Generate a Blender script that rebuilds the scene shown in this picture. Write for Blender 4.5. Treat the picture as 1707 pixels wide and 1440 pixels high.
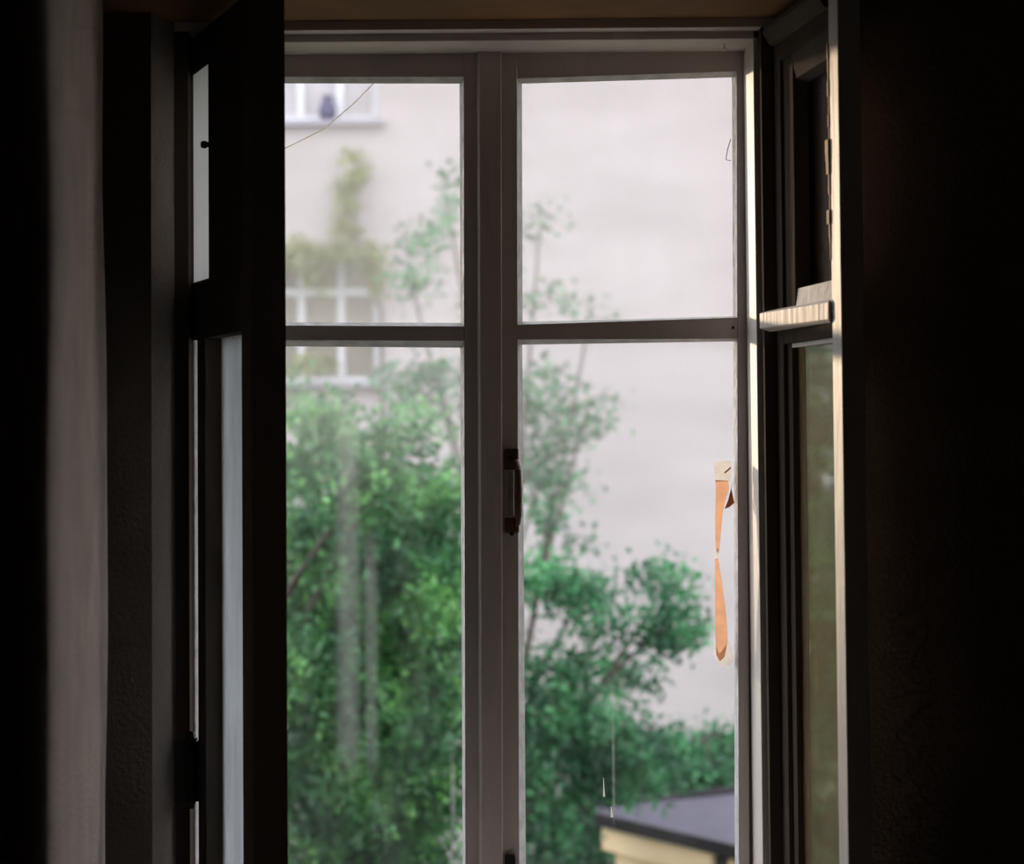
import bpy, math, random
import numpy as np
from mathutils import Vector, Matrix

for o in list(bpy.data.objects):
    bpy.data.objects.remove(o)
S = bpy.context.scene
COL = S.collection
R = math.radians

# ------------------------------------------------------------------ camera
W, H, F = 1707.0, 1440.0, 3600.0
CAM = Vector((0.0, -4.5, 1.7))
PITCH, ROLL, HORIZON = R(2.0), R(0.45), 696.0
CX, CY = 853.5, HORIZON - F * math.tan(PITCH)
fwd = Vector((0, math.cos(PITCH), math.sin(PITCH)))
rt0 = Vector((1, 0, 0)); up0 = rt0.cross(fwd)
rt = rt0 * math.cos(ROLL) - up0 * math.sin(ROLL)
up = rt0 * math.sin(ROLL) + up0 * math.cos(ROLL)
cd = bpy.data.cameras.new('camera')
cam = bpy.data.objects.new('camera', cd); COL.objects.link(cam)
cd.sensor_fit = 'HORIZONTAL'; cd.sensor_width = 36.0
cd.lens = 36.0 * F / W
cd.shift_x = 0.0
cd.shift_y = (CY - H / 2) / W
cd.clip_start = 0.05; cd.clip_end = 300
cd.dof.use_dof = True; cd.dof.focus_distance = 4.45; cd.dof.aperture_fstop = 3.5
m = Matrix((rt, up, -fwd)).transposed().to_4x4(); m.translation = CAM
cam.matrix_world = m
S.camera = cam


def at(px, py, y):
    """point of the place seen at a pixel of the photograph, at depth y"""
    d = fwd + rt * ((px - CX) / F) + up * (-(py - CY) / F)
    t = (y - CAM.y) / d.y
    return CAM + d * t


# ------------------------------------------------------------------ light
world = bpy.data.worlds.new('world'); S.world = world; world.use_nodes = True
bg = world.node_tree.nodes['Background']
bg.inputs[0].default_value = (0.93, 0.95, 1.0, 1); bg.inputs[1].default_value = 3.2
sd = bpy.data.lights.new('sun', 'SUN'); sun = bpy.data.objects.new('sun', sd); COL.objects.link(sun)
sd.energy = 2.2; sd.angle = R(2.0); sd.color = (1.0, 0.72, 0.48)
to_sun = Vector((-0.37, 0.93, 0.078)).normalized()
sun.rotation_euler = to_sun.to_track_quat('Z', 'Y').to_euler()
sun.location = (-8, 6, 9)
S.view_settings.view_transform = 'Standard'; S.view_settings.look = 'None'
S.view_settings.gamma = 1.0; S.view_settings.use_curve_mapping = False
S.view_settings.exposure = 0.5


# ------------------------------------------------------------------ materials
def mat(name, col, rough=0.6, var=0.0, scale=8.0, bump=0.0, bscale=60.0, spec=0.3, col2=None, stretch=(1, 1, 1), metal=0.0):
    M = bpy.data.materials.new(name); M.use_nodes = True
    nt = M.node_tree; b = nt.nodes['Principled BSDF']
    b.inputs['Roughness'].default_value = rough
    b.inputs['Specular IOR Level'].default_value = spec
    b.inputs['Metallic'].default_value = metal
    b.inputs['Base Color'].default_value = (*col, 1)
    tc = nt.nodes.new('ShaderNodeTexCoord'); mp = nt.nodes.new('ShaderNodeMapping')
    mp.inputs['Scale'].default_value = stretch
    nt.links.new(tc.outputs['Object'], mp.inputs[0])
    if var > 0 or col2:
        n = nt.nodes.new('ShaderNodeTexNoise'); n.inputs['Scale'].default_value = scale; n.inputs['Detail'].default_value = 5
        nt.links.new(mp.outputs[0], n.inputs['Vector'])
        rp = nt.nodes.new('ShaderNodeValToRGB')
        c2 = col2 if col2 else tuple(c * (1 - var) for c in col)
        rp.color_ramp.elements[0].position = 0.35; rp.color_ramp.elements[1].position = 0.65
        rp.color_ramp.elements[0].color = (*c2, 1); rp.color_ramp.elements[1].color = (*col, 1)
        nt.links.new(n.outputs['Fac'], rp.inputs[0]); nt.links.new(rp.outputs[0], b.inputs['Base Color'])
    if bump > 0:
        n2 = nt.nodes.new('ShaderNodeTexNoise'); n2.inputs['Scale'].default_value = bscale; n2.inputs['Detail'].default_value = 6
        nt.links.new(mp.outputs[0], n2.inputs['Vector'])
        bp = nt.nodes.new('ShaderNodeBump'); bp.inputs['Strength'].default_value = bump; bp.inputs['Distance'].default_value = 0.01
        nt.links.new(n2.outputs['Fac'], bp.inputs['Height']); nt.links.new(bp.outputs[0], b.inputs['Normal'])
    return M


def glass(name, dust=0.05, dvar=0.05, tint=(0.97, 0.98, 0.97), streak=None, dcol=(0.49, 0.48, 0.49), gloss=1.0, zgrad=None, tfrac=0.6):
    """thin window glass: clear, mirror-like at grazing angles, with a film of dust and drip streaks"""
    M = bpy.data.materials.new(name); M.use_nodes = True
    nt = M.node_tree; nt.nodes.clear(); L = nt.links; N = nt.nodes.new
    out = N('ShaderNodeOutputMaterial')
    tr = N('ShaderNodeBsdfTransparent'); tr.inputs[0].default_value = (*tint, 1)
    gl = N('ShaderNodeBsdfGlossy'); gl.inputs['Roughness'].default_value = 0.02
    lw = N('ShaderNodeLayerWeight'); lw.inputs[0].default_value = 0.5
    pw = N('ShaderNodeMath'); pw.operation = 'POWER'; pw.inputs[1].default_value = 5; L.new(lw.outputs['Facing'], pw.inputs[0])
    ma = N('ShaderNodeMath'); ma.operation = 'MULTIPLY_ADD'; ma.inputs[1].default_value = 0.96 * gloss; ma.inputs[2].default_value = 0.04 * gloss
    L.new(pw.outputs[0], ma.inputs[0])
    mx = N('ShaderNodeMixShader'); L.new(ma.outputs[0], mx.inputs[0]); L.new(tr.outputs[0], mx.inputs[1]); L.new(gl.outputs[0], mx.inputs[2])
    df = N('ShaderNodeBsdfDiffuse'); df.inputs[0].default_value = (*dcol, 1)
    tl = N('ShaderNodeBsdfTranslucent'); tl.inputs[0].default_value = (*dcol, 1)
    dm = N('ShaderNodeMixShader'); dm.inputs[0].default_value = tfrac; L.new(df.outputs[0], dm.inputs[1]); L.new(tl.outputs[0], dm.inputs[2])
    tc = N('ShaderNodeTexCoord'); mp = N('ShaderNodeMapping'); mp.inputs['Scale'].default_value = (1, 1, 0.25)
    L.new(tc.outputs['Object'], mp.inputs[0])
    n = N('ShaderNodeTexNoise'); n.inputs['Scale'].default_value = 14; n.inputs['Detail'].default_value = 6; L.new(mp.outputs[0], n.inputs['Vector'])
    mr = N('ShaderNodeMapRange'); mr.inputs[1].default_value = 0.35; mr.inputs[2].default_value = 0.7
    mr.inputs[3].default_value = max(0, dust - dvar / 2); mr.inputs[4].default_value = dust + dvar / 2; L.new(n.outputs['Fac'], mr.inputs[0])
    last = mr.outputs[0]
    sx = N('ShaderNodeSeparateXYZ'); L.new(tc.outputs['Object'], sx.inputs[0])
    if zgrad:            # dirtier above: (z0, z1, extra)
        z = N('ShaderNodeMapRange'); z.interpolation_type = 'SMOOTHSTEP'
        z.inputs[1].default_value = zgrad[0]; z.inputs[2].default_value = zgrad[1]; z.inputs[3].default_value = 0; z.inputs[4].default_value = zgrad[2]
        L.new(sx.outputs[2], z.inputs[0])
        ad = N('ShaderNodeMath'); ad.operation = 'ADD'; L.new(last, ad.inputs[0]); L.new(z.outputs[0], ad.inputs[1]); last = ad.outputs[0]
    for (x0, hw, z0, z1, amt) in (streak or []):
        a = N('ShaderNodeMath'); a.operation = 'SUBTRACT'; a.inputs[1].default_value = x0; L.new(sx.outputs[0], a.inputs[0])
        b = N('ShaderNodeMath'); b.operation = 'ABSOLUTE'; L.new(a.outputs[0], b.inputs[0])
        c = N('ShaderNodeMapRange'); c.interpolation_type = 'SMOOTHSTEP'
        c.inputs[1].default_value = hw; c.inputs[2].default_value = hw * 0.15; c.inputs[3].default_value = 0; c.inputs[4].default_value = 1; L.new(b.outputs[0], c.inputs[0])
        d = N('ShaderNodeMapRange'); d.interpolation_type = 'SMOOTHSTEP'
        d.inputs[1].default_value = z0; d.inputs[2].default_value = z0 + 0.12; L.new(sx.outputs[2], d.inputs[0])
        e = N('ShaderNodeMapRange'); e.interpolation_type = 'SMOOTHSTEP'
        e.inputs[1].default_value = z1; e.inputs[2].default_value = z1 - 0.12; L.new(sx.outputs[2], e.inputs[0])
        p1 = N('ShaderNodeMath'); p1.operation = 'MULTIPLY'; L.new(c.outputs[0], p1.inputs[0]); L.new(d.outputs[0], p1.inputs[1])
        p2 = N('ShaderNodeMath'); p2.operation = 'MULTIPLY'; L.new(p1.outputs[0], p2.inputs[0]); L.new(e.outputs[0], p2.inputs[1])
        p3 = N('ShaderNodeMath'); p3.operation = 'MULTIPLY_ADD'; p3.inputs[1].default_value = amt; L.new(p2.outputs[0], p3.inputs[0]); L.new(last, p3.inputs[2])
        last = p3.outputs[0]
    fx = N('ShaderNodeMixShader'); L.new(last, fx.inputs[0]); L.new(mx.outputs[0], fx.inputs[1]); L.new(dm.outputs[0], fx.inputs[2])
    L.new(fx.outputs[0], out.inputs[0])
    return M


def leafmat(name, c1, c2, c3):
    M = bpy.data.materials.new(name); M.use_nodes = True
    nt = M.node_tree; nt.nodes.clear(); L = nt.links; N = nt.nodes.new
    out = N('ShaderNodeOutputMaterial'); g = N('ShaderNodeNewGeometry')
    rp = N('ShaderNodeValToRGB'); e = rp.color_ramp.elements
    e[0].color = (*c1, 1); e[1].color = (*c3, 1); k = e.new(0.5); k.color = (*c2, 1)
    tc = N('ShaderNodeTexCoord'); nz = N('ShaderNodeTexNoise'); nz.inputs['Scale'].default_value = 2.6; nz.inputs['Detail'].default_value = 2; L.new(tc.outputs['Object'], nz.inputs['Vector'])  # patchy dark and light tone standing in for shaded gaps between clumps
    mr = N('ShaderNodeMapRange'); mr.inputs[1].default_value = 0.36; mr.inputs[2].default_value = 0.66; L.new(nz.outputs['Fac'], mr.inputs[0])
    mm = N('ShaderNodeMix'); mm.inputs[0].default_value = 0.6; L.new(g.outputs['Random Per Island'], mm.inputs[2]); L.new(mr.outputs[0], mm.inputs[3])
    L.new(mm.outputs[0], rp.inputs[0])
    d = N('ShaderNodeBsdfDiffuse'); t = N('ShaderNodeBsdfTranslucent'); L.new(rp.outputs[0], d.inputs[0]); L.new(rp.outputs[0], t.inputs[0])
    m1 = N('ShaderNodeMixShader'); m1.inputs[0].default_value = 0.35; L.new(d.outputs[0], m1.inputs[1]); L.new(t.outputs[0], m1.inputs[2])
    gl = N('ShaderNodeBsdfGlossy'); gl.inputs['Roughness'].default_value = 0.45; gl.inputs[0].default_value = (0.8, 0.9, 0.85, 1)
    m2 = N('ShaderNodeMixShader'); m2.inputs[0].default_value = 0.04; L.new(m1.outputs[0], m2.inputs[1]); L.new(gl.outputs[0], m2.inputs[2])
    L.new(m2.outputs[0], out.inputs[0])
    return M


def thinmat(name, col, tr=0.6):
    M = bpy.data.materials.new(name); M.use_nodes = True
    nt = M.node_tree; nt.nodes.clear(); N = nt.nodes.new
    o_ = N('ShaderNodeOutputMaterial'); d = N('ShaderNodeBsdfDiffuse'); t = N('ShaderNodeBsdfTranslucent'); mx = N('ShaderNodeMixShader')
    tc = N('ShaderNodeTexCoord'); n = N('ShaderNodeTexNoise'); n.inputs['Scale'].default_value = 40; nt.links.new(tc.outputs['Object'], n.inputs['Vector'])
    rp = N('ShaderNodeValToRGB'); rp.color_ramp.elements[0].color = (*[c * 0.75 for c in col], 1); rp.color_ramp.elements[1].color = (*col, 1)
    nt.links.new(n.outputs['Fac'], rp.inputs[0]); nt.links.new(rp.outputs[0], d.inputs[0]); nt.links.new(rp.outputs[0], t.inputs[0])
    mx.inputs[0].default_value = tr; nt.links.new(d.outputs[0], mx.inputs[1]); nt.links.new(t.outputs[0], mx.inputs[2]); nt.links.new(mx.outputs[0], o_.inputs[0])
    return M


PAINT = mat('old_white_paint', (0.70, 0.625, 0.59), 0.55, 0.18, 5, 0.25, 40, 0.35, stretch=(1, 1, 0.2))
PAINT_D = mat('worn_grey_brown_paint', (0.34, 0.28, 0.24), 0.6, 0.3, 6, 0.25, 40, 0.3, stretch=(1, 1, 0.2))
SHADE_SASH = mat('painted_shade_sash', (0.11, 0.09, 0.075), 0.95, 0.3, 6, 0.25, 40, 0.03, stretch=(1, 1, 0.2))  # backlit darkness of the sash faces put into the colour
SHADE_BROWN = mat('painted_shade_brown', (0.085, 0.062, 0.048), 0.95, 0.3, 6, 0.3, 50, 0.03, stretch=(1, 1, 0.15))  # shade on tucked-away sash and frame parts put into the colour
PUTTY = mat('white_putty', (0.82, 0.80, 0.81), 0.7, 0.25, 30, 0.3, 60)
PLASTER = mat('brown_grey_plaster', (0.20, 0.155, 0.13), 0.9, 0.2, 5, 0.5, 90, 0.1)
ROOMWALL = mat('dark_room_wall', (0.24, 0.23, 0.21), 0.9, 0.15, 4, 0.2, 60, 0.1)
FLOORM = mat('dark_floor_boards', (0.13, 0.085, 0.055), 0.5, 0.3, 4, 0.1, 30, stretch=(6, 0.5, 1))
CEILM = mat('dim_ceiling_paint', (0.3, 0.27, 0.23), 0.9)
RUST = mat('rusty_steel', (0.16, 0.08, 0.045), 0.6, 0.5, 60, 0.4, 150, 0.4, metal=0.3)
IRON = mat('dark_iron', (0.02, 0.018, 0.016), 0.55, 0.3, 40, 0.2, 120, 0.3)
WORN = mat('worn_grip_metal', (0.32, 0.30, 0.26), 0.45, 0.4, 60, 0.2, 120, 0.5)
TAPE = thinmat('orange_brown_tape', (0.95, 0.69, 0.53), 0.75)
TAPEW = thinmat('torn_white_paper', (0.95, 0.90, 0.86), 0.7)
FACADE = mat('pale_pink_render', (0.420, 0.374, 0.390), 0.9, 0.16, 0.9, 0.15, 5, 0.1, stretch=(0.5, 1, 1.6))
FWHITE = mat('white_window_frame_paint', (0.50, 0.50, 0.545), 0.6)
FSILL = mat('grey_sill_metal', (0.26, 0.24, 0.29), 0.5)
FPANE = mat('facade_window_glass', (0.22, 0.205, 0.17), 0.2, 0.35, 1.5, spec=0.6)
FPANE2 = mat('facade_window_curtain', (0.34, 0.31, 0.34), 0.5, 0.1, 3, spec=0.6)
VASE = mat('dark_blue_glaze', (0.05, 0.05, 0.11), 0.4)
ROOF = mat('purple_grey_roofing_felt', (0.062, 0.055, 0.084), 0.75, 0.3, 6, 0.3, 30)
ROOFD = mat('dark_roof_edge', (0.018, 0.016, 0.02), 0.8)
CREAM = mat('cream_yellow_boards', (0.97, 0.71, 0.46), 0.7, 0.08, 4, stretch=(1, 1, 6))
SHEDD = mat('shed_recess_shade', (0.05, 0.06, 0.065), 0.8)  # darkness of the recess under the eave put into the colour
GROUND = mat('trodden_grass', (0.07, 0.10, 0.04), 0.95, 0.5, 1.5)
BARK = mat('grey_brown_bark', (0.10, 0.08, 0.07), 0.9, 0.4, 20, 0.5, 40)
LEAF_A = leafmat('bright_green_leaves', (0.005, 0.030, 0.011), (0.028, 0.14, 0.042), (0.22, 0.52, 0.15))
LEAF_B = leafmat('emerald_leaves', (0.004, 0.030, 0.014), (0.020, 0.120, 0.048), (0.12, 0.40, 0.16))
LEAF_Y = leafmat('yellow_green_vine_leaves', (0.13, 0.17, 0.05), (0.22, 0.26, 0.09), (0.34, 0.36, 0.13))


# ------------------------------------------------------------------ mesh helpers
class MB:
    def __init__(s): s.v = []; s.f = []
    def add(s, v, f):
        n = len(s.v); s.v += [tuple(p) for p in v]; s.f += [tuple(i + n for i in q) for q in f]
    def hexa(s, a, b):
        """a, b: matching 4-point loops"""
        s.add(list(a) + list(b), [(3, 2, 1, 0), (4, 5, 6, 7), (0, 1, 5, 4), (1, 2, 6, 5), (2, 3, 7, 6), (3, 0, 4, 7)])
    def box(s, x0, x1, y0, y1, z0, z1):
        s.hexa([(x0, y0, z0), (x1, y0, z0), (x1, y0, z1), (x0, y0, z1)], [(x0, y1, z0), (x1, y1, z0), (x1, y1, z1), (x0, y1, z1)])
    def ext(s, poly, z0, z1):
        n = len(poly)
        s.add([(x, y, z0) for x, y in poly] + [(x, y, z1) for x, y in poly],
              [tuple(range(n - 1, -1, -1)), tuple(range(n, 2 * n))] + [(i, (i + 1) % n, n + (i + 1) % n, n + i) for i in range(n)])
    def tube(s, pts, rad, k=8):
        pts = [Vector(p) for p in pts]; n0 = len(s.v)
        rad = rad if isinstance(rad, (list, tuple)) else [rad] * len(pts)
        for i, p in enumerate(pts):
            t = (pts[min(i + 1, len(pts) - 1)] - pts[max(i - 1, 0)]).normalized()
            a = t.orthogonal().normalized() if i == 0 else (pa - t * pa.dot(t)).normalized()
            pa = a; b = t.cross(a)
            for j in range(k):
                w = 2 * math.pi * j / k
                s.v.append(tuple(p + (a * math.cos(w) + b * math.sin(w)) * rad[i]))
        for i in range(len(pts) - 1):
            for j in range(k):
                s.f.append((n0 + i * k + j, n0 + i * k + (j + 1) % k, n0 + (i + 1) * k + (j + 1) % k, n0 + (i + 1) * k + j))
        s.f.append(tuple(n0 + j for j in range(k - 1, -1, -1)))
        s.f.append(tuple(n0 + (len(pts) - 1) * k + j for j in range(k)))
    def build(s, name, material, parent=None, bevel=0.0, smooth=False, world=True):
        me = bpy.data.meshes.new(name); me.from_pydata(s.v, [], s.f)
        me.materials.append(material); me.validate()
        if smooth:
            for p in me.polygons: p.use_smooth = True
        import bmesh
        bm = bmesh.new(); bm.from_mesh(me); bmesh.ops.recalc_face_normals(bm, faces=bm.faces); bm.to_mesh(me); bm.free()
        o = bpy.data.objects.new(name, me); COL.objects.link(o)
        if parent is not None:
            o.parent = parent
            if world: o.matrix_parent_inverse = world_m(parent).inverted()
        if bevel > 0:
            md = o.modifiers.new('bevel', 'BEVEL'); md.width = bevel; md.segments = 2; md.limit_method = 'ANGLE'; md.angle_limit = R(40)
        return o


def world_m(o):
    mm = Matrix.LocRotScale(o.location, o.rotation_euler, o.scale)
    return (world_m(o.parent) @ o.matrix_parent_inverse @ mm) if o.parent else mm


def tag(o, label=None, cat=None, group=None, kind=None):
    if label: o['label'] = label
    if cat: o['category'] = cat
    if group: o['group'] = group
    if kind: o['kind'] = kind
    return o


def empty(name, loc, rz=0.0):
    o = bpy.data.objects.new(name, None); COL.objects.link(o); o.location = loc; o.rotation_euler = (0, 0, rz); o.empty_display_size = 0.1
    return o


# ------------------------------------------------------------------ room shell
YF = -0.20          # room face of the inner window frame
ZS = 2.508          # underside of the niche
Z0 = 0.60           # bottom of the opening
m_ = MB()
m_.ext([(-2.6, -0.50), (-0.846, -0.50), (-0.797, -0.31), (-0.700, -0.31), (-0.672, YF), (-0.672, 0.15), (-2.6, 0.15)], -0.02, 3.02)
m_.ext([(2.6, -0.50), (2.6, 0.15), (0.575, 0.15), (0.575, YF), (0.612, -0.50)], -0.02, 3.02)
m_.ext([(-0.86, -0.495), (0.62, -0.495), (0.62, 0.148), (-0.86, 0.148)], ZS, 3.01)
m_.ext([(-0.86, -0.495), (0.62, -0.495), (0.62, 0.148), (-0.86, 0.148)], -0.01, Z0)
tag(m_.build('wall_front', PLASTER), 'dark plastered wall with a stepped niche around the window', 'wall', kind='structure')
for nm, bx, mt, lb, ct in (
        ('floor', (-2.7, 2.7, -7.0, 0.14, -0.12, 0.0), FLOORM, 'dark wooden floor of the unlit room', 'floor'),
        ('ceiling', (-2.7, 2.7, -7.0, 0.14, 3.0, 3.15), CEILM, 'dim ceiling of the unlit room', 'ceiling'),
        ('wall_left', (-2.75, -2.6, -7.0, 0.14, -0.1, 3.1), ROOMWALL, 'black left side wall of the unlit room', 'wall'),
        ('wall_right', (2.6, 2.75, -7.0, 0.14, -0.1, 3.1), ROOMWALL, 'black right side wall of the unlit room', 'wall'),
        ('wall_back', (-2.75, 2.75, -7.15, -7.0, -0.1, 3.1), ROOMWALL, 'dark wall behind the viewer', 'wall')):
    b = MB(); b.box(*bx); tag(b.build(nm, mt), lb, ct, kind='structure')
# the outside face of our own house
b = MB()
for q in ((-8, -0.66, -4, 8), (0.60, 8, -4, 8)):
    b.box(q[0], q[1], 0.15, 0.25, q[2], q[3])
b.box(-0.66, 0.60, 0.15, 0.25, 2.52, 8); b.box(-0.66, 0.60, 0.15, 0.25, -4, 0.58)
tag(b.build('wall_outer', FACADE), 'outside masonry face of the house around the window', 'wall', kind='structure')

# ------------------------------------------------------------------ fixed window frame
fr = tag(empty('trim_1', (-0.03, -0.08, Z0)), 'worn painted box frame holding both layers of the window', 'window frame', kind='structure')
ZH = 2.462          # underside of the box head
JR = [(0.4885, 0.0), (0.4925, -0.155)]
JL = [(-0.566, 0.0), (-0.640, -0.155)]
b = MB(); b.ext([(JR[0][0], 0.0), (JR[1][0], -0.155), (0.575, -0.155), (0.575, 0.0)], Z0, ZS); b.build('jamb', PAINT, fr, 0.002)
b = MB(); b.ext([(JL[0][0], 0.0), (-0.672, 0.0), (-0.672, -0.155), (JL[1][0], -0.155)], Z0, ZS); b.build('jamb', PUTTY, fr, 0.002)
b = MB(); b.ext([(-0.66, 0.05), (-0.66, -0.155), (0.56, -0.155), (0.56, 0.05)], ZH, ZS); b.build('head', PAINT, fr, 0.002)
b = MB(); b.ext([(-0.66, 0.05), (-0.66, -0.155), (0.56, -0.155), (0.56, 0.05)], Z0, 0.655); b.build('sill', PAINT, fr, 0.002)
b = MB(); b.box(-0.80, 0.60, -0.495, YF - 0.001, ZS - 0.012, ZS - 0.0005); tag(b.build('soffit_board', mat('orange_brown_soffit', (0.25, 0.12, 0.045), 0.8, 0.3, 5), fr), 'orange-brown board under the niche lintel')  # thin orange-brown layer covering the niche soffit
b = MB(); b.box(0.476, 0.575, 0.042, 0.10, Z0, ZS); b.build('outer_jamb', PAINT, fr)
b = MB(); b.box(-0.672, -0.56, 0.042, 0.10, Z0, ZS); b.build('outer_jamb', PAINT, fr)
# inner frame with the rabbet the open sashes close into
b = MB(); b.box(-0.672, 0.575, YF, -0.155, 2.4775, ZS); b.build('inner_head', PAINT, fr, 0.002)
b = MB(); b.box(0.503, 0.575, YF, -0.155, Z0, 2.4775); b.build('inner_jamb', SHADE_BROWN, fr, 0.001)
b = MB(); b.box(-0.672, -0.644, YF, -0.155, Z0, 2.4775); b.build('inner_jamb', SHADE_BROWN, fr, 0.001)
# inner window sill
b = MB(); b.ext([(-0.80, -0.58), (0.62, -0.58), (0.60, YF), (-0.70, YF)], 0.56, 0.605)
tag(b.build('trim_2', PAINT, None, 0.005), 'painted board sill below the window niche', 'window sill', kind='structure')


# ------------------------------------------------------------------ closed outer leaves
def P(px, py, y): return at(px, py, y)


def leaf(root, corners, opens, panes, ya, yb, yg, paint):
    """corners: outer quad (tl,tr,br,bl) px; opens: per pane room-face quad; panes: per pane glass quad"""
    tl, tr, br, bl = [P(x, y, ya) for x, y in corners]
    (u0, u1, u2, u3), (l0, l1, l2, l3) = [[P(x, y, ya) for x, y in q] for q in opens]

    def bar(name, q):
        bb = MB(); bb.hexa(q, [(p[0], yb, p[2]) for p in q]); return bb.build(name, paint, root, 0.0015)
    bar('stile', (tl, (u0.x, ya, tl.z), (l3.x, ya, bl.z), bl))
    bar('stile', ((u1.x, ya, tr.z), tr, br, (l2.x, ya, br.z)))
    bar('top_rail', ((u0.x, ya, tl.z), (u1.x, ya, tr.z), u1, u0))
    bar('middle_rail', (u3, u2, l1, l0))
    bar('bottom_rail', (l3, l2, (l2.x, ya, br.z), (l3.x, ya, bl.z)))
    for op, gq in zip(opens, panes):
        o_ = [P(x, y, ya) for x, y in op]; g_ = [P(x, y, yg) for x, y in gq]
        for i in range(4):
            j = (i + 1) % 4
            # bevelled glazing bead from the room face down to the glass
            back_o = [(o_[k].x, yg, o_[k].z) for k in (i, j)]
            bb = MB(); bb.add([o_[i], o_[j], g_[j], g_[i], back_o[0], back_o[1]],
                              [(0, 1, 2, 3), (0, 4, 5, 1), (4, 3, 2, 5), (0, 3, 4), (1, 5, 2)])
            bb.build('glazing_bead', PUTTY, root)


def pane(name, root, q, y, t, material):
    bb = MB(); bb.hexa([(p[0], y, p[1]) for p in q], [(p[0], y + t, p[1]) for p in q]); return bb.build(name, material, root)


YA, YB, YG = -0.005, 0.040, 0.018
gl_ul = [(446, 139), (766, 139.5), (768, 538), (446, 537)]
gl_ll = [(446, 577), (767, 579.5), (771.5, 1480), (448, 1480)]
op_ul = [(436, 128), (773, 128), (773.5, 544), (436, 542.5)]
op_ll = [(436, 567), (773.5, 568), (776, 1492), (440, 1492)]
wl = tag(empty('window_1', (-0.35, 0.0, 0.66)), 'closed outer window leaf left of the meeting stile, with cracked upper glass', 'window', kind='structure')
leaf(wl, [(392, 87), (825, 84), (828, 1530), (400, 1530)], [op_ul, op_ll], None or [gl_ul, gl_ll], YA, YB, YG, PAINT)
# meeting strip planted on the left leaf
b = MB()
q = [P(794, 84, YA), P(836, 83, YA), P(838.5, 1530, YA), P(798, 1530, YA)]
q2 = [(p.x + (0.006 if i in (0, 3) else 0.0), YA - 0.020, p.z) for i, p in enumerate(q)]
b.hexa(q2, [(p.x, YA, p.z) for p in q]); b.build('meeting_strip', PAINT, wl, 0.003)

gl_ur = [(870, 139.5), (1220, 129), (1222, 527), (871, 536)]
gl_lr = [(870.5, 574.5), (1222.5, 569), (1225, 1480), (877, 1480)]
op_ur = [(862, 131), (1228, 119), (1229, 529.5), (861, 541.5)]
op_lr = [(861, 566), (1229, 564.5), (1232, 1492), (866, 1492)]
wr = tag(empty('window_2', (0.22, 0.0, 0.66)), 'closed outer window leaf with taped glass, right of the meeting stile', 'window', kind='structure')
leaf(wr, [(826, 84), (1243.5, 78.5), (1250, 1530), (829, 1530)], [op_ur, op_lr], [gl_ur, gl_lr], YA, YB, YG, PAINT)

sx0 = P(592, 1000, YG).x
G_UL = glass('dusty_glass_cracked_pane', 0.20, 0.05)
G_SH = glass('clear_corner_shard', 0.08, 0.03)
G_LL = glass('streaked_glass', 0.014, 0.024, streak=[(P(580, 900, YG).x, 0.034, P(0, 1330, YG).z, P(0, 640, YG).z, 0.09),
                                                     (P(618, 900, YG).x, 0.020, P(0, 1330, YG).z, P(0, 860, YG).z, 0.07),
                                                     (P(752, 900, YG).x, 0.010, P(0, 1440, YG).z, P(0, 1240, YG).z, 0.10)],
             zgrad=(P(0, 900, YG).z, P(0, 590, YG).z, 0.16))
G_UR = glass('dusty_glass', 0.20, 0.05)
G_LR = glass('lower_dusty_glass', 0.012, 0.02, zgrad=(P(0, 1000, YG).z, P(0, 600, YG).z, 0.13),
             streak=[(P(1019, 900, YG).x, 0.004, P(0, 1420, YG).z, P(0, 1160, YG).z, 0.10)])


def xz(px, py, y=YG): p = P(px, py, y); return (p.x, p.z)


def grow(q, d):
    c = (sum(p[0] for p in q) / 4, sum(p[1] for p in q) / 4)
    return [(p[0] + (d if p[0] > c[0] else -d), p[1] + (d if p[1] > c[1] else -d)) for p in q]


# the cracked upper pane: two pieces of glass, split along the diagonal crack
cr = [(430, 262), (480, 245), (540, 215), (590, 172), (628, 133)]
gq = grow([xz(*p) for p in gl_ul], 0.006)
crz = [xz(*p) for p in cr]
poly_main = crz + [(gq[1][0], crz[-1][1]), gq[2], gq[3], (gq[3][0], crz[0][1])]
bb = MB(); n = len(poly_main)
bb.add([(x, YG, z) for x, z in poly_main] + [(x, YG + 0.003, z) for x, z in poly_main],
       [tuple(range(n)), tuple(range(2 * n - 1, n - 1, -1))] + [(i, (i + 1) % n, n + (i + 1) % n, n + i) for i in range(n)])
bb.build('pane', G_UL, wl)
poly_s = [(x - 0.001, z + 0.001) for x, z in crz] + [(gq[0][0], crz[-1][1])]
bb = MB(); n = len(poly_s)
bb.add([(x, YG, z) for x, z in poly_s] + [(x, YG + 0.003, z) for x, z in poly_s],
       [tuple(range(n)), tuple(range(2 * n - 1, n - 1, -1))] + [(i, (i + 1) % n, n + (i + 1) % n, n + i) for i in range(n)])
tag(bb.build('pane_shard', G_SH, wl), 'clearer corner shard of the cracked pane')
bb = MB(); bb.tube([(x, YG + 0.001, z) for x, z in crz], 0.0012, 5)
tag(bb.build('crack_edge', TAPEW, wl), 'pale broken edge of the cracked glass')
pane('pane', wl, grow([xz(*p) for p in gl_ll], 0.006), YG, 0.003, G_LL)
pane('pane', wr, grow([xz(*p) for p in gl_ur], 0.006), YG, 0.003, G_UR)
pane('pane', wr, grow([xz(*p) for p in gl_lr], 0.006), YG, 0.003, G_LR)

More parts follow.
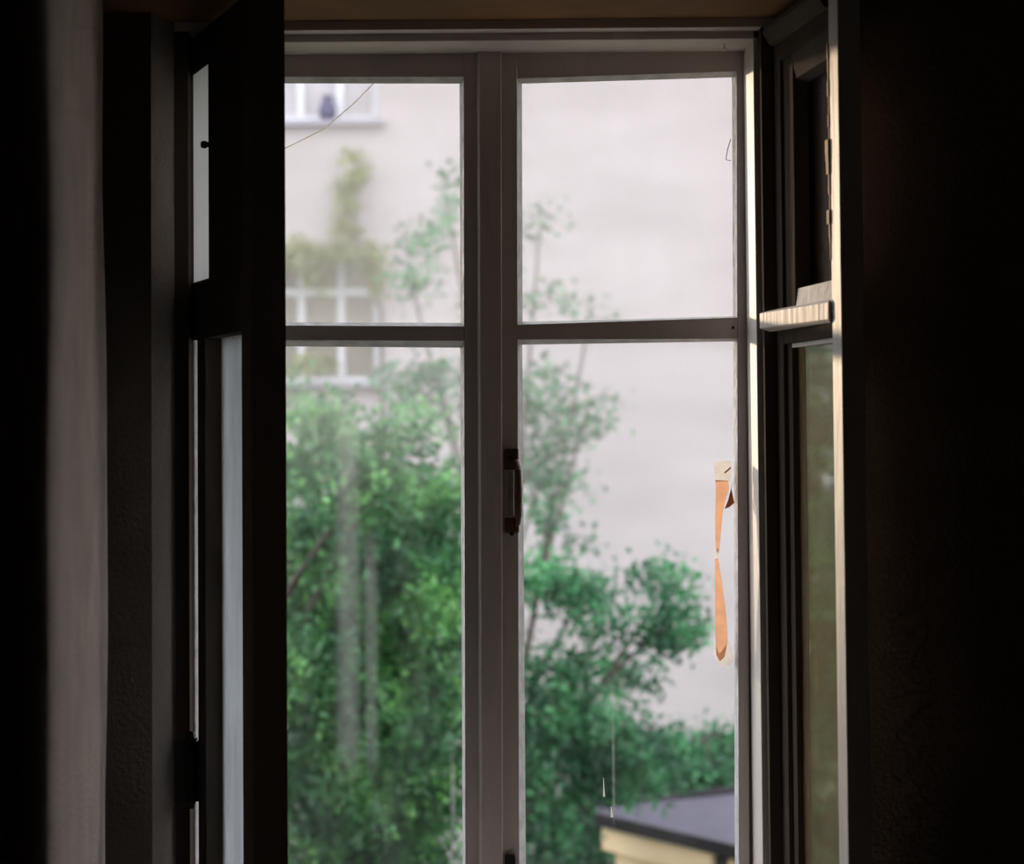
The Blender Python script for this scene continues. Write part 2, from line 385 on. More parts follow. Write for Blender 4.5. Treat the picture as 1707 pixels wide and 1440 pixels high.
# pull handle and the screws on the right leaf
hp = [P(852, 765, YA), P(852, 888, YA)]
b = MB()
for pz, hh in ((P(0, 772, YA).z, 0.022), (P(0, 882, YA).z, 0.016)):
    x = P(852, 800, YA).x
    b.box(x - 0.014, x + 0.016, YA - 0.006, YA, pz - hh, pz + hh)
hd = b.build('handle_plate', RUST, wr, 0.003)
x = P(856, 830, YA).x
zt, zb = P(0, 776, YA).z, P(0, 880, YA).z
b = MB()
pts = [(x + 0.006, YA, zt), (x + 0.008, YA - 0.018, zt - 0.004), (x + 0.010, YA - 0.034, zt - 0.020), (x + 0.010, YA - 0.038, (zt + zb) / 2),
       (x + 0.010, YA - 0.034, zb + 0.020), (x + 0.008, YA - 0.018, zb + 0.004), (x + 0.006, YA, zb)]
b.tube(pts, [0.007, 0.0065, 0.007, 0.008, 0.007, 0.0065, 0.007], 10)
tag(b.build('handle', RUST, wr, smooth=True), 'rusty bow-shaped pull handle')
b = MB(); b.box(x - 0.011, x + 0.001, YA - 0.009, YA - 0.004, zb + 0.018, zt - 0.018)
b.build('handle_backplate', WORN, wr, 0.002)
for px, py in ((851, 764), (853, 889), (1222, 546)):
    b = MB(); c = P(px, py, YA); b.tube([(c.x, YA - 0.009 if px < 1000 else YA - 0.003, c.z), (c.x, YA, c.z)], 0.0045 if px < 1000 else 0.003, 8)
    b.build('screw', IRON, hd if px < 1000 else wr)
b = MB(); c = P(850, 1435, YA); b.box(c.x - 0.010, c.x + 0.012, YA - 0.016, YA, c.z - 0.06, c.z + 0.014)
b.build('bolt', IRON, wr, 0.003)
b = MB(); c = P(1208, 83, -0.10); b.tube([(c.x, -0.10, c.z + 0.02), (c.x, -0.10, c.z + 0.004), (c.x, -0.10, c.z + 0.002), (c.x, -0.10, c.z - 0.003)], [0.002, 0.002, 0.0055, 0.005], 10)
tag(b.build('nail', TAPEW, fr), 'small pale nail head')
b = MB(); b.tube([P(1218, 232, YG - 0.003), P(1213, 248, YG - 0.005), P(1210, 266, YG - 0.004), P(1218, 268, YG - 0.003)], 0.0009, 5)
b.build('hair_crack', IRON, wr)

# paint drips on the lower right glass
for (px, y0, y1, r_) in ((1006, 1296, 1328, 0.0016), (1019, 1345, 1362, 0.0022)):
    b = MB(); p0, p1 = P(px, y0, YG - 0.0005), P(px + 1, y1, YG - 0.0005)
    b.tube([p0, p0 * 0.4 + p1 * 0.6, p1], [r_ * 0.4, r_ * 0.7, r_ * 1.5], 6); b.build('paint_drip', TAPEW, wr)

# ------------------------------------------------------------------ torn tape on the glass
tp = tag(empty('tape_strip', P(1207, 1108, YG - 0.003)), 'torn orange-brown tape strip peeling off the lower right pane', 'tape')


def flat(name, pts, y, t, material):
    bb = MB(); n = len(pts); q = [xz(px, py, y) for px, py in pts]
    bb.add([(a, y - t, c) for a, c in q] + [(a, y, c) for a, c in q],
           [tuple(range(n)), tuple(range(2 * n - 1, n - 1, -1))] + [(i, (i + 1) % n, n + (i + 1) % n, n + i) for i in range(n)])
    return bb.build(name, material, tp)


flat('tape_body', [(1193, 800), (1214, 801), (1215, 815), (1208, 838), (1204, 860), (1202, 885), (1199, 915), (1196, 922), (1193, 915), (1192, 870), (1193, 830)], YG - 0.0012, 0.0006, TAPE)
flat('tape_body', [(1192, 932), (1197, 930), (1203, 968), (1208, 1005), (1212, 1040), (1213, 1068), (1208, 1095), (1200, 1102), (1194, 1092), (1192, 1040)], YG - 0.0012, 0.0006, TAPE)
flat('paper_backing', [(1190, 770), (1217, 768), (1219, 790), (1216, 802), (1211, 801), (1192, 803)], YG - 0.0005, 0.0005, TAPEW)
flat('paper_backing', [(1189, 922), (1196, 914), (1199, 918), (1197, 932), (1191, 934)], YG - 0.0020, 0.0006, TAPEW)
flat('paper_backing', [(1199, 1090), (1215, 1068), (1222, 1100), (1213, 1112), (1196, 1108), (1189, 1090), (1190, 1070)], YG - 0.0005, 0.0005, TAPEW)
b = MB()
c0 = [P(1222, 800, YG - 0.004), P(1219, 815, YG - 0.010), P(1224, 838, YG - 0.012), P(1216, 845, YG - 0.010), P(1208, 848, YG - 0.004), P(1214, 833, YG - 0.004)]
b.add([tuple(p) for p in c0] + [(p.x, p.y - 0.0012, p.z) for p in c0], [(0, 1, 5), (1, 2, 3, 5), (3, 4, 5), (6, 11, 7), (7, 11, 9, 8), (9, 11, 10),
      (0, 6, 7, 1), (1, 7, 8, 2), (2, 8, 9, 3), (3, 9, 10, 4), (4, 10, 11, 5), (5, 11, 6, 0)])
b.build('peeling_flap', thinmat('brown_torn_tape', (0.50, 0.26, 0.17), 0.6), tp)
b = MB(); b.tube([P(1208, 788, YG - 0.003), P(1214, 783, YG - 0.006), P(1218, 779, YG - 0.004)], 0.0015, 5); b.build('loose_shred', RUST, tp)


# ------------------------------------------------------------------ open inner sashes (local: u = x along the sash, n = y outward face, z up)
def sash_root(name, hinge, direction, out_n, label):
    o = bpy.data.objects.new(name, None); COL.objects.link(o)
    mt_ = Matrix((Vector((*direction, 0)), Vector((*out_n, 0)), Vector((0, 0, 1)))).transposed().to_4x4()
    mt_.translation = Vector((*hinge, 0.0)); o['label'] = label; o['category'] = 'window'; o['kind'] = 'structure'
    return o, mt_


def sbox(root, mtx, name, u0, u1, n0, n1, z0, z1, material, bevel=0.002):
    bb = MB(); bb.box(u0, u1, n0, n1, z0, z1); bb.v = [tuple(mtx @ Vector(p)) for p in bb.v]
    return bb.build(name, material, root, bevel)


def sprism(root, mtx, name, u0, u1, prof, material, bevel=0.0):
    """profile of (n, z) points swept along u"""
    bb = MB(); n = len(prof)
    bb.add([(u0, a, z) for a, z in prof] + [(u1, a, z) for a, z in prof],
           [tuple(range(n)), tuple(range(2 * n - 1, n - 1, -1))] + [(i, (i + 1) % n, n + (i + 1) % n, n + i) for i in range(n)])
    bb.v = [tuple(mtx @ Vector(p)) for p in bb.v]
    return bb.build(name, material, root, bevel)


# right sash: opened a little past square, its outer face turned to the light
aR = R(7.0)
o, MR = sash_root('window_4', (0.527, -0.205), (math.sin(aR), -math.cos(aR)), (-math.cos(aR), -math.sin(aR)),
                  'open inner window sash swung inwards on the right, its lower glass mirroring greenery')
o.location = (0.555, -0.42, 0.67); SR = o
SASH_T = -0.042
sbox(SR, MR, 'hinge_stile', 0.0, 0.052, SASH_T, 0, 0.67, 2.47, SHADE_BROWN)
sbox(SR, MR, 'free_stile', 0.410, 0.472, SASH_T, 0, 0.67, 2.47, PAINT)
sbox(SR, MR, 'top_rail', 0.052, 0.410, SASH_T, 0, 2.40, 2.47, SHADE_BROWN)
sbox(SR, MR, 'middle_rail', 0.052, 0.410, SASH_T, 0, 1.84, 1.885, SHADE_BROWN)
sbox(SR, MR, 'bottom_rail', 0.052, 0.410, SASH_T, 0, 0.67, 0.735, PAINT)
# drip ledges planted on the outer face
bb = MB(); pf = lambda d: [(0, 1.905), (d * 0.4, 1.909), (d, 1.903), (d, 1.873), (d * 0.4, 1.866), (0, 1.868)]
bb.add([(0.005, a, z) for a, z in pf(0.036)] + [(0.409, a, z) for a, z in pf(0.006)],
       [tuple(range(6)), tuple(range(11, 5, -1))] + [(i, (i + 1) % 6, 6 + (i + 1) % 6, 6 + i) for i in range(6)])
bb.v = [tuple(MR @ Vector(p)) for p in bb.v]; bb.build('drip_ledge', PAINT, SR, 0.001)
sprism(SR, MR, 'top_moulding', 0.0, 0.409, [(0, 2.475), (0.020, 2.475), (0.022, 2.463), (0.008, 2.440), (0, 2.436)], SHADE_SASH, 0.001)
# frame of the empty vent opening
sbox(SR, MR, 'vent_stile', 0.052, 0.130, -0.036, -0.006, 1.885, 2.40, SHADE_BROWN)
sprism(SR, MR, 'vent_top', 0.130, 0.410, [(-0.036, 2.40), (-0.004, 2.40), (-0.010, 2.352), (-0.036, 2.345)], SHADE_SASH)
sprism(SR, MR, 'vent_sill', 0.052, 0.410, [(-0.036, 1.885), (-0.004, 1.885), (-0.010, 1.945), (-0.036, 1.950)], PUTTY)
# glazing of the lower part
G_SR = glass('sash_glass', 0.27, 0.12, dcol=(0.84, 0.66, 0.42))
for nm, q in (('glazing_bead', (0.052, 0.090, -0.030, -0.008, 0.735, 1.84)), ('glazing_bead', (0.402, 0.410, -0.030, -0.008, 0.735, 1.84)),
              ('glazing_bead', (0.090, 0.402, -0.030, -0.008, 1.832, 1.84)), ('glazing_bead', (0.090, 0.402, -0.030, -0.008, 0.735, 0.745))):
    sbox(SR, MR, nm, *q, SHADE_BROWN if q[0] < 0.06 else PAINT, 0.0)
sbox(SR, MR, 'pane', 0.088, 0.404, -0.022, -0.019, 0.74, 1.835, G_SR, 0)
# bare splintered wood along the free stile
rng = random.Random(4)
bb = MB()
zz = 1.98
while zz < 2.36:
    h_ = rng.uniform(0.01, 0.03); w_ = rng.uniform(0.001, 0.004) + (0.006 if 2.12 < zz < 2.18 or 2.02 < zz < 2.05 else 0)
    bb.box(0.410 - w_ * 2, 0.411, -0.010, 0.001 + w_ * 0.3, zz, zz + h_); zz += h_ * 0.9
bb.v = [tuple(MR @ Vector(p)) for p in bb.v]
tag(bb.build('splintered_edge', mat('bare_orange_wood', (0.62, 0.33, 0.12), 0.7, 0.3, 40), SR), 'bare splintered orange wood')

# left sash: half-open, its room side in shadow
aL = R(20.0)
o, ML = sash_root('window_3', (-0.6265, -0.205), (math.sin(aL), -math.cos(aL)), (math.cos(aL), math.sin(aL)),
                  'open inner window sash silhouetted on the left, with a dirty lower pane')
o.location = (-0.55, -0.42, 0.67); SL = o
T = 0.064
sbox(SL, ML, 'hinge_stile', 0.0, 0.070, 0, T, 0.67, 1.86, SHADE_SASH)
sbox(SL, ML, 'hinge_stile', -0.062, -0.042, -0.012, 0.006, 1.86, 2.47, SHADE_SASH)
sbox(SL, ML, 'free_stile', 0.392, 0.470, 0, T, 0.67, 2.47, SHADE_SASH)
sbox(SL, ML, 'top_rail', -0.042, 0.392, 0, T, 2.395, 2.47, SHADE_SASH)
sbox(SL, ML, 'middle_rail', -0.042, 0.392, 0, T, 1.86, 1.976, SHADE_SASH)
sbox(SL, ML, 'bottom_rail', 0.070, 0.392, 0, T, 0.67, 0.735, SHADE_SASH)
G_SL = glass('whitened_sash_glass', 0.72, 0.22, tint=(0.80, 0.85, 0.92), dcol=(0.80, 0.85, 0.93), tfrac=0.95)
G_SU = glass('whitened_vent_glass', 0.95, 0.04, tint=(0.9, 0.92, 0.95), dcol=(0.99, 0.99, 0.99), tfrac=0.98)
CLEAR = glass('clean_side_of_glass', 0.0, 0.0)
for nm, q, gm in (('pane', (0.066, 0.396, 0.030, 0.033, 0.73, 1.865), G_SL), ('vent_pane', (-0.042, 0.124, -0.001, 0.002, 1.97, 2.40), G_SU)):
    po = sbox(SL, ML, nm, *q, CLEAR, 0)        # the grime sits on the outer side only
    po.data.materials.append(gm); on = (ML.to_3x3() @ Vector((0, 1, 0)))
    for f_ in po.data.polygons:
        if f_.normal.dot(on) > 0.9: f_.material_index = 1
tag(sbox(SL, ML, 'vent_standin', 0.124, 0.392, -0.003, 0.024, 1.97, 2.40, SHADE_SASH), 'added dark panel standing in for the open vent leaf')  # added panel, put in only to keep this part of the vent black
kb = MB(); kc = at(341, 241, -0.335); ke = at(358, 241, -0.335)
kb.tube([ke, ke * 0.5 + kc * 0.5, kc + (ke - kc) * 0.30, kc + (ke - kc) * 0.12, kc - (ke - kc) * 0.12, kc - (ke - kc) * 0.34, kc - (ke - kc) * 0.40],
        [0.0068, 0.0048, 0.0050, 0.0072, 0.0076, 0.0058, 0.002], 12)
kb.build('knob', IRON, SL, smooth=True)
# hinges
for zc in (at(0, 1285, -0.2).z, 2.12):
    hb = MB(); c = ML @ Vector((-0.006, -0.012, zc)); hl = 0.062
    hb.tube([(c.x, c.y, zc - hl), (c.x, c.y, zc + hl)], 0.0115, 12)
    hb.tube([(c.x, c.y, zc - hl - 0.014), (c.x, c.y, zc - hl)], [0.004, 0.009], 12)
    hb.tube([(c.x, c.y, zc + hl), (c.x, c.y, zc + hl + 0.014)], [0.009, 0.004], 12)
    hb.box(c.x - 0.045, c.x, c.y - 0.004, c.y + 0.004, zc - hl, zc + hl * 0.9)
    hb.box(c.x - 0.002, c.x + 0.014, c.y - 0.002, c.y + 0.010, zc - hl, zc + hl * 0.9)
    if zc < 2: hb.build('hinge', IRON, SL)

# fix parent inverses of the sashes (roots are plain, unrotated empties)

# ------------------------------------------------------------------ curtain at the left of the niche
cu = tag(empty('curtain', (-1.0, -1.1, 0.0)), 'brown-grey fabric curtain gathered left of the window, one fold catching light', 'curtain')
prof = [(-0.725, -0.66), (-0.7127, -0.74), (-0.6935, -0.90), (-0.669, -1.10), (-0.6417, -1.35), (-0.6165, -1.57), (-0.628, -1.64), (-0.68, -1.50), (-0.735, -1.15), (-0.77, -1.02), (-0.80, -0.97), (-0.83, -1.02),
        (-0.865, -1.17), (-0.89, -1.21), (-0.92, -1.16), (-0.95, -1.02), (-0.98, -0.98), (-1.01, -1.03), (-1.05, -1.17), (-1.08, -1.20), (-1.11, -1.15), (-1.15, -1.02), (-1.18, -0.99),
        (-1.22, -1.05), (-1.27, -1.17), (-1.31, -1.10), (-1.36, -1.00), (-1.42, -1.08), (-1.48, -1.16), (-1.54, -1.08)]
b = MB(); NZ = 60; g = random.Random(8)


def cpt(i, k):
    x, y = prof[i]; z = 0.02 + 2.70 * k / NZ
    w = 0.004 * math.sin(z * 5.1 + i * 0.17) * 0.6 + 0.0012 * math.sin(z * 11 + i * 0.25) - 0.004 * max(0, (z - 1.5))
    return (x + w - 0.003 * math.cos(z * 2.2), y + 0.008 * math.sin(z * 3.3 + i * 0.3), z)


# resample the fold line smoothly
def catmull(pts, n):
    out = []
    for i in range(len(pts) - 1):
        p = [Vector(pts[max(0, i - 1)]), Vector(pts[i]), Vector(pts[i + 1]), Vector(pts[min(len(pts) - 1, i + 2)])]
        for j in range(n):
            t = j / n
            out.append(tuple(0.5 * (2 * p[1] + (p[2] - p[0]) * t + (2 * p[0] - 5 * p[1] + 4 * p[2] - p[3]) * t * t + (3 * p[1] - p[0] - 3 * p[2] + p[3]) * t ** 3)))
    return out + [tuple(pts[-1])]


prof = catmull(prof, 4); NP = len(prof)
vv = [cpt(i / 4.0 if False else i, k) for k in range(NZ + 1) for i in range(NP)]
b.add(vv, [(k * NP + i, k * NP + i + 1, (k + 1) * NP + i + 1, (k + 1) * NP + i) for k in range(NZ) for i in range(NP - 1)])
cf = b.build('curtain_fabric', mat('brown_grey_curtain_fabric', (0.92, 0.74, 0.66), 0.95, 0.15, 9, 0.6, 140, 0.05), cu, smooth=True)
md = cf.modifiers.new('thickness', 'SOLIDIFY'); md.thickness = 0.003; md.offset = 0
b = MB(); b.tube([(-1.75, -1.09, 2.76), (0.9, -1.09, 2.76)], 0.014, 12); b.build('curtain_rod', IRON, cu, smooth=True)
for k in range(7):
    b = MB(); x = -0.70 - k * 0.135
    b.tube([(x, -1.09 + 0.024 * math.cos(a_), 2.752 + 0.024 * math.sin(a_)) for a_ in [2 * math.pi * j / 14 for j in range(15)]], 0.0035, 6); b.build('curtain_ring', IRON, cu)

# ------------------------------------------------------------------ outdoors
b = MB(); b.box(-40, 40, 0.25, 45, -4.2, -4.0)
tag(b.build('ground', GROUND), 'grassy courtyard ground below the window', 'ground', kind='structure')

YW = 20.0
bl = tag(empty('apartment_building', (-1.5, YW, -4.0)), 'pale pink rendered building across the courtyard', 'building')
xr = P(634, 520, YW).x; xl = xr - 1.36
zw = [(P(550, 640, YW).z, P(550, 412, YW).z), (P(550, 203, YW).z, P(550, 203, YW).z + 1.56)]
zw.append((zw[0][0] - 2.95, zw[0][1] - 2.95))
zw.append((zw[1][0] + 2.95, zw[1][1] + 2.95))
rows = sorted(zw)
cols = [(xl, xr)]
b = MB()
x0 = -5.2
for c0_, c1_ in sorted(cols):
    b.box(x0, c0_, YW, YW + 0.5, -4.05, 13); zprev = -4.05
    for z0, z1 in rows:
        b.box(c0_, c1_, YW, YW + 0.5, zprev, z0); zprev = z1
    b.box(c0_, c1_, YW, YW + 0.5, zprev, 13); x0 = c1_
b.box(x0, 3.6, YW, YW + 0.5, -4.05, 13)
b.build('wall', FACADE, bl)
for ci, (c0_, c1_) in enumerate(cols):
    for ri, (z0, z1) in enumerate(rows):
        yy = YW + 0.10
        b = MB(); w_ = 0.085
        vs = [c0_ + 0.045, c0_ + (c1_ - c0_) / 3, c0_ + 2 * (c1_ - c0_) / 3, c1_ - 0.045]
        for v in vs: b.box(v - w_ / 2, v + w_ / 2, yy, yy + 0.07, z0, z1)
        zt_ = z0 + (z1 - z0) * 0.675
        for z in (z0 + 0.04, zt_, z1 - 0.04): b.box(c0_, c1_, yy - 0.002, yy + 0.068, z - 0.045, z + 0.045)
        wf = b.build('window_frame', FWHITE, bl)
        for k in range(3):
            for (za, zb_) in ((z0, zt_), (zt_, z1)):
                b = MB(); b.box(vs[k] + 0.03, vs[k + 1] - 0.03, yy + 0.04, yy + 0.05, za + 0.03, zb_ - 0.03)
                b.build('window_pane', FPANE2 if (ri == 2 and ci == 0) else FPANE, wf)
        b = MB(); b.box(c0_ - 0.06, c1_ + 0.06, YW - 0.12, YW + 0.12, z0 - 0.05, z0 + 0.01); b.build('window_sill', FSILL, bl)
        b = MB(); b.box(c0_ - 0.02, c1_ + 0.02, YW + 0.30, YW + 0.32, z0, z1); b.build('room_backing', FPANE, bl)
# cornice, far above
b = MB(); b.box(-5.4, 3.8, YW - 0.25, YW + 0.5, 12.8, 13.2); b.build('cornice', FACADE, bl)

# dark vase on the upper sill
vc = P(546, 197, YW - 0.04)
vs = tag(empty('vase', (vc.x, YW - 0.04, rows[2][0] + 0.01)), 'small dark vase standing on the upper window sill across the courtyard', 'vase')
b = MB(); z = rows[2][0] + 0.01
b.tube([(vc.x, YW - 0.04, z + h_) for h_ in (0, 0.03, 0.10, 0.18, 0.23, 0.27)], [0.06, 0.085, 0.105, 0.085, 0.05, 0.065], 12)
b.build('vase_body', VASE, vs, smooth=True)
b = MB(); b.tube([(vc.x, YW - 0.04, z + 0.262), (vc.x, YW - 0.04, z + 0.278)], [0.065, 0.072], 12); b.build('rim', VASE, vs)


# ------------------------------------------------------------------ plants
def leaves(name, parent, blobs, size, material, seed, spread=1.7):
    """blobs: (centre, (rx,ry,rz), n); folded diamond leaves in little sprays, one mesh of uncountable leaves"""
    g = np.random.default_rng(seed); V = []; 
    cs = []; 
    for c, r_, n in blobs:
        k = max(1, n // 10)
        d = g.normal(size=(k, 3)); d /= np.linalg.norm(d, axis=1)[:, None]
        rad = g.random(k) ** 0.45
        tw = np.array(c) + d * rad[:, None] * np.array(r_)
        s = np.repeat(tw, 16, axis=0) + g.normal(size=(k * 16, 3)) * size * spread * np.array([1.0, 1.0, 0.7])
        cs.append(s)
    C = np.concatenate(cs); n = len(C)
    ax = g.normal(size=(n, 3)); ax[:, 2] -= 0.4; ax /= np.linalg.norm(ax, axis=1)[:, None]
    rn = g.normal(size=(n, 3)); rn[:, 2] += 0.9
    sd_ = np.cross(ax, rn); sd_ /= np.linalg.norm(sd_, axis=1)[:, None]
    nn = np.cross(sd_, ax)
    L_ = (size * (0.7 + 0.6 * g.random(n)))[:, None]
    p0 = C - ax * L_ * 0.5; p2 = C + ax * L_ * 0.5
    p1 = C + sd_ * L_ * 0.30 + nn * L_ * 0.10; p3 = C - sd_ * L_ * 0.30 + nn * L_ * 0.10
    V = np.stack([p0, p1, p2, p3], axis=1).reshape(-1, 3)
    me = bpy.data.meshes.new(name); me.vertices.add(4 * n); me.vertices.foreach_set('co', V.astype(np.float32).ravel())
    i = np.arange(n)[:, None] * 4; tri = np.concatenate([i + [0, 1, 2], i + [0, 2, 3]], axis=1).reshape(-1)
    me.loops.add(6 * n); me.loops.foreach_set('vertex_index', tri.astype(np.int32))
    me.polygons.add(2 * n); me.polygons.foreach_set('loop_start', (np.arange(2 * n) * 3).astype(np.int32))
    me.update(calc_edges=True); me.materials.append(material)
    o = bpy.data.objects.new(name, me); COL.objects.link(o); o.parent = parent; o.matrix_parent_inverse = world_m(parent).inverted()
    o['kind'] = 'stuff'
    return o


def blob(px, py, rx, ry, n, y, ydep, g):
    yy = y + g.uniform(-0.5, 0.5) * ydep
    c = P(px, py, yy); s = (yy - CAM.y) / F
    return (tuple(c), (rx * s, max(rx, ry) * s * 1.2, ry * s), n)


def tree(name, base, label, blobs, y, ydep, size, material, seed, limbs, trad=0.10, group=None, spread=1.7):
    g = random.Random(seed)
    rt_ = tag(empty(name, (base[0], base[1], -4.0)), label, 'tree', group)
    bs = [blob(*q, y, ydep, g) for q in blobs]
    fork = Vector((base[0] + g.uniform(-.2, .2), base[1], -1.2))
    b = MB(); b.tube([(base[0], base[1], -4.05), (base[0] + 0.05, base[1], -2.6), fork], [trad * 1.3, trad, trad * 0.8], 10); b.build('trunk', BARK, rt_, smooth=True)
    for k in limbs:
        e = Vector(bs[k][0]); mid = fork * 0.5 + e * 0.5 + Vector((g.uniform(-.2, .2), g.uniform(-.2, .2), g.uniform(0, .25)))
        b = MB(); b.tube([fork - Vector((0, 0, 0.1)), fork * 0.75 + mid * 0.25 + Vector((0, 0, .1)), mid, e],
                         [trad * 0.5, trad * 0.38, trad * 0.22, 0.010], 7)
        b.build('branch', BARK, rt_, smooth=True)
    leaves('foliage', rt_, bs, size, material, seed, spread)
    return rt_


TA = [(540, 900, 80, 70, 1300), (690, 895, 85, 70, 1400), (520, 1010, 70, 60, 1200), (660, 1060, 110, 65, 2000), (555, 1170, 100, 80, 2000),
      (715, 1180, 70, 90, 1500), (540, 1310, 90, 90, 2000), (690, 1320, 95, 90, 2000), (600, 1430, 170, 55, 2200), (505, 800, 40, 45, 420),
      (620, 815, 75, 45, 650), (735, 820, 40, 45, 380), (745, 990, 40, 70, 800), (515, 705, 45, 30, 200), (560, 690, 40, 30, 120), (655, 735, 50, 30, 220),
      (575, 755, 60, 30, 280), (490, 660, 30, 30, 60), (700, 700, 40, 25, 90), (360, 980, 130, 200, 2600), (250, 1150, 140, 250, 2600), (400, 760, 70, 90, 500), (775, 1130, 30, 200, 600),
      (520, 1100, 60, 60, 900), (640, 950, 100, 60, 1400), (640, 1210, 120, 90, 1500)]
tree('leafy_tree', (-2.1, 9.3), 'large dense green tree filling the left lower pane', TA, 9.0, 2.2, 0.062, LEAF_A, 11, (0, 1, 4, 8, 10, 15, 13), 0.10, 'courtyard trees')
TB = [(700, 410, 35, 30, 60), (685, 470, 45, 40, 90), (745, 340, 30, 45, 60), (765, 300, 20, 25, 30), (700, 390, 25, 30, 40), (735, 650, 60, 60, 170), (680, 640, 50, 50, 120),
      (900, 380, 28, 35, 49), (915, 500, 38, 20, 54), (985, 520, 24, 14, 27), (905, 640, 60, 45, 132), (935, 700, 60, 50, 180), (990, 712, 36, 18, 54),
      (905, 790, 45, 55, 180), (960, 800, 30, 22, 42), (915, 855, 35, 32, 72), (895, 870, 25, 30, 42), (965, 905, 20, 22, 36), (985, 660, 30, 30, 36), (840, 760, 60, 120, 270), (820, 500, 40, 80, 108)]
tree('slender_tree', (-0.05, 12.5), 'tall sparse tree with thin upper twigs behind the meeting stile', TB, 12.5, 1.6, 0.07, LEAF_B, 12, (1, 2, 5, 7, 11, 13, 18, 9), 0.08, 'courtyard trees', 1.25)
TC = [(905, 970, 40, 32, 330), (970, 990, 50, 25, 260), (1115, 970, 42, 18, 170), (1080, 975, 25, 12, 50), (1000, 1040, 60, 25, 170), (1105, 1045, 45, 36, 330), (1140, 1060, 30, 20, 80), (935, 1120, 60, 40, 250),
      (1045, 1130, 45, 26, 200), (930, 1190, 70, 50, 650), (1000, 1230, 80, 50, 750), (900, 1290, 50, 60, 500), (1050, 1275, 80, 48, 800), (985, 1310, 55, 30, 300), (905, 1395, 48, 55, 550), (850, 1230, 45, 160, 700)]
tree('spreading_tree', (0.15, 10.5), 'green tree with spreading boughs in the lower right pane', TC, 10.5, 1.2, 0.065, LEAF_B, 13, (1, 2, 4, 5, 7, 9, 12), 0.11, 'courtyard trees')
TD = [(1110, 1265, 60, 50, 700), (1170, 1280, 60, 50, 700), (1220, 1250, 50, 38, 400), (1290, 1280, 90, 60, 700), (1090, 1300, 60, 40, 500), (1190, 1310, 70, 30, 500), (1400, 1300, 90, 70, 600), (965, 1400, 60, 60, 1500), (1000, 1350, 50, 40, 600)]  # last blobs are added foliage darkening the shadow gap left of the shed
tree('low_bushy_tree', (1.6, 14.3), 'low bushy tree growing right behind the shed roof', TD, 14.3, 1.0, 0.075, LEAF_B, 14, (0, 2, 3), 0.08, 'courtyard trees')
# more greenery of the same courtyard further left, beyond the window jamb
for k, (bx_, by_, hz_, sd_) in enumerate(((-4.5, 11.2, 2.4, 21), (-8.6, 8.0, 0.4, 22), (-8.6, 25.0, 3.0, 23), (-5.6, 15.5, 2.6, 24), (-14.5, 26.5, 3.2, 25))):
    g = random.Random(sd_)
    rt_ = tag(empty('leafy_tree', (bx_, by_, -4.0)), ['rounded green tree next left of the large dense tree', 'lower green tree at the left end of the courtyard near our wall', 'broad green tree standing far left past the end of the pale building', 'tall green tree beside the left corner of the pale building', 'farthest left green tree beyond the pale building', 'dark green tree close behind the left corner of the pale building'][k], 'tree', 'courtyard trees')
    b = MB(); b.tube([(bx_, by_, -4.05), (bx_, by_, -2), (bx_, by_, hz_ - 0.6)], [0.17, 0.13, 0.06], 10); b.build('trunk', BARK, rt_, smooth=True)
    leaves('foliage', rt_, [((bx_ + g.uniform(-1.5, 1.5), by_ + g.uniform(-1, 1), hz_ - g.uniform(0, hz_ + 3.2)), (0.9, 0.9, 0.7), 520) for _ in range(20)], 0.12, LEAF_A, sd_)

# climbing vine around the facade window
vr = tag(empty('climbing_vine', (xr - 0.2, YW - 0.05, -4.0)), 'yellow-green climbing vine over the facade window with white bars', 'vine')
b = MB(); b.tube([(xr + 0.05, YW - 0.04, -4.05), (xr + 0.02, YW - 0.05, -1), P(636, 520, YW - 0.06), P(600, 412, YW - 0.06), P(585, 330, YW - 0.05), P(600, 245, YW - 0.05)], [0.03, 0.025, 0.02, 0.015, 0.01, 0.006], 6)
b.build('stem', BARK, vr, smooth=True)
g = random.Random(5)
VB = [(583, 330, 18, 50, 150), (600, 300, 14, 25, 45), (590, 255, 14, 12, 30), (578, 385, 18, 25, 90), (545, 425, 55, 16, 200), (490, 425, 40, 20, 160), (510, 445, 22, 22, 80), (620, 430, 18, 26, 110), (625, 470, 14, 30, 70),
      (530, 470, 20, 20, 40), (440, 440, 50, 30, 160), (510, 605, 30, 16, 60), (545, 612, 25, 16, 45)]
leaves('foliage', vr, [blob(*q, YW - 0.22, 0.1, g)[:1] + ((q[2] * 24.4 / F, 0.10, q[3] * 24.4 / F), q[4]) for q in VB], 0.085, LEAF_Y, 31, 0.8)

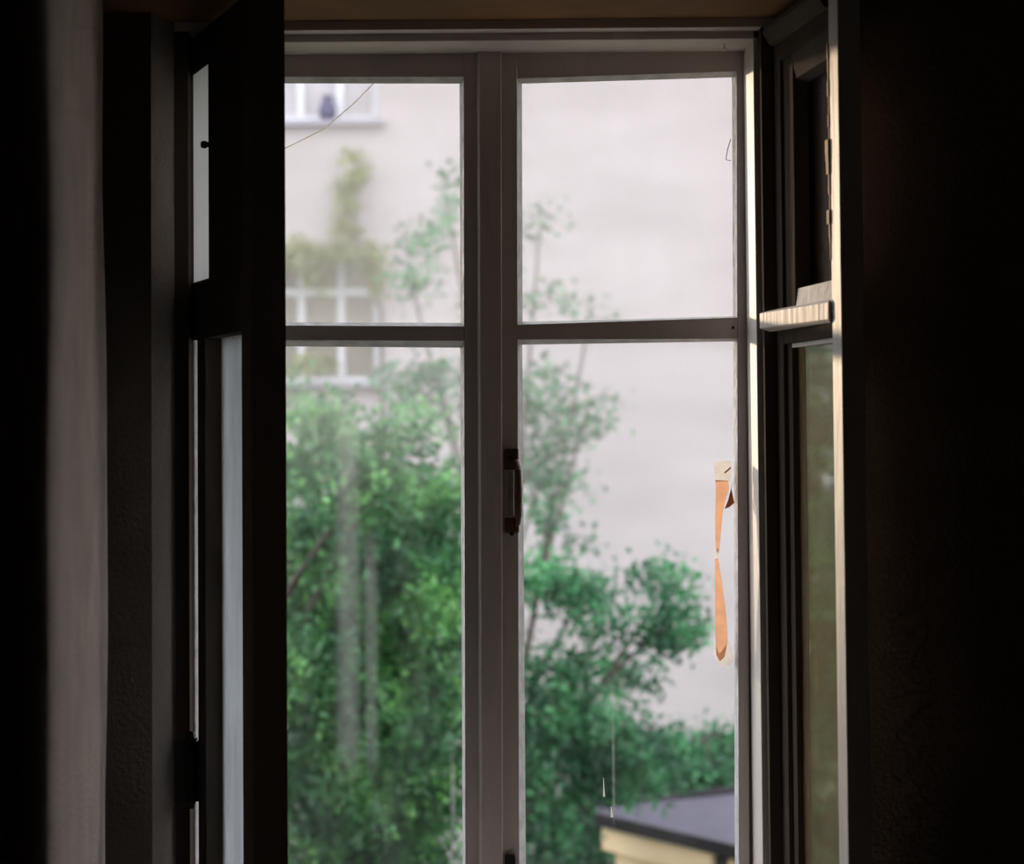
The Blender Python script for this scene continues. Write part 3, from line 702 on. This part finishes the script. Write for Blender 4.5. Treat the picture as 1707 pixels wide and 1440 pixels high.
# ------------------------------------------------------------------ shed
ZR = -1.30
e0 = P(965, 1349, 12.1); e1 = P(1226, 1410, 10.66)
A = Vector((e0.x, e0.y, 0)); Bv = Vector((e1.x, e1.y, 0)); du = (Bv - A).normalized(); LEN = 3.6; dn = Vector((-du.y, du.x, 0))
if dn.x < 0: dn = -dn
ZR = (e0.z + e1.z) / 2
sh = tag(empty('garden_shed', (A.x + 1, A.y - 1, -4.0)), 'cream yellow shed with a flat purple-grey roof below the right pane', 'shed')
MS = Matrix((du, dn, Vector((0, 0, 1)))).transposed().to_4x4(); MS.translation = Vector((A.x, A.y, 0))


def shb(name, x0, x1, y0, y1, z0, z1, material, bev=0.0, parent=None):
    bb = MB(); bb.box(x0, x1, y0, y1, z0, z1); bb.v = [tuple(MS @ Vector(p)) for p in bb.v]; return bb.build(name, material, parent or sh, bev)


bb = MB()
bb.hexa([(0, 0, ZR - 0.09), (LEN, 0, ZR - 0.09), (LEN, 0, ZR), (0, 0, ZR)], [(0, 2.2, ZR - 0.16), (LEN, 2.2, ZR - 0.16), (LEN, 2.2, ZR - 0.07), (0, 2.2, ZR - 0.07)])
bb.v = [tuple(MS @ Vector(p)) for p in bb.v]; bb.build('roof', ROOF, sh)
shb('roof_edge', -0.02, LEN + 0.02, -0.03, 0.0, ZR - 0.085, ZR + 0.01, ROOFD)
shb('roof_edge', -0.03, 0.0, -0.03, 2.2, ZR - 0.12, ZR + 0.01, ROOFD)
shb('fascia', 0.28, 1.53, 0.0, 0.06, ZR - 0.26, ZR - 0.085, CREAM)
for k in range(10):
    shb('wall_board', 0.38, 1.53, 0.05, 0.08, ZR - 0.26 - (k + 1) * 0.235, ZR - 0.26 - k * 0.235 - 0.008, CREAM)
shb('wall', 0.38, 3.4, 0.08, 2.0, -4.02, ZR - 0.12, CREAM)
shb('corner_post', 1.53, 1.62, 0.03, 0.08, -4.02, ZR - 0.12, SHEDD)
shb('recess_panel', 1.64, 2.6, 0.05, 0.08, -4.0, ZR - 0.30, SHEDD)  # added dark sheet painting the shade in the recess under the eave
for k in range(3): shb('rafter_end', 1.70 + k * 0.5, 1.77 + k * 0.5, 0.0, 0.08, ZR - 0.22, ZR - 0.12, CREAM)
bpy.context.view_layer.update()
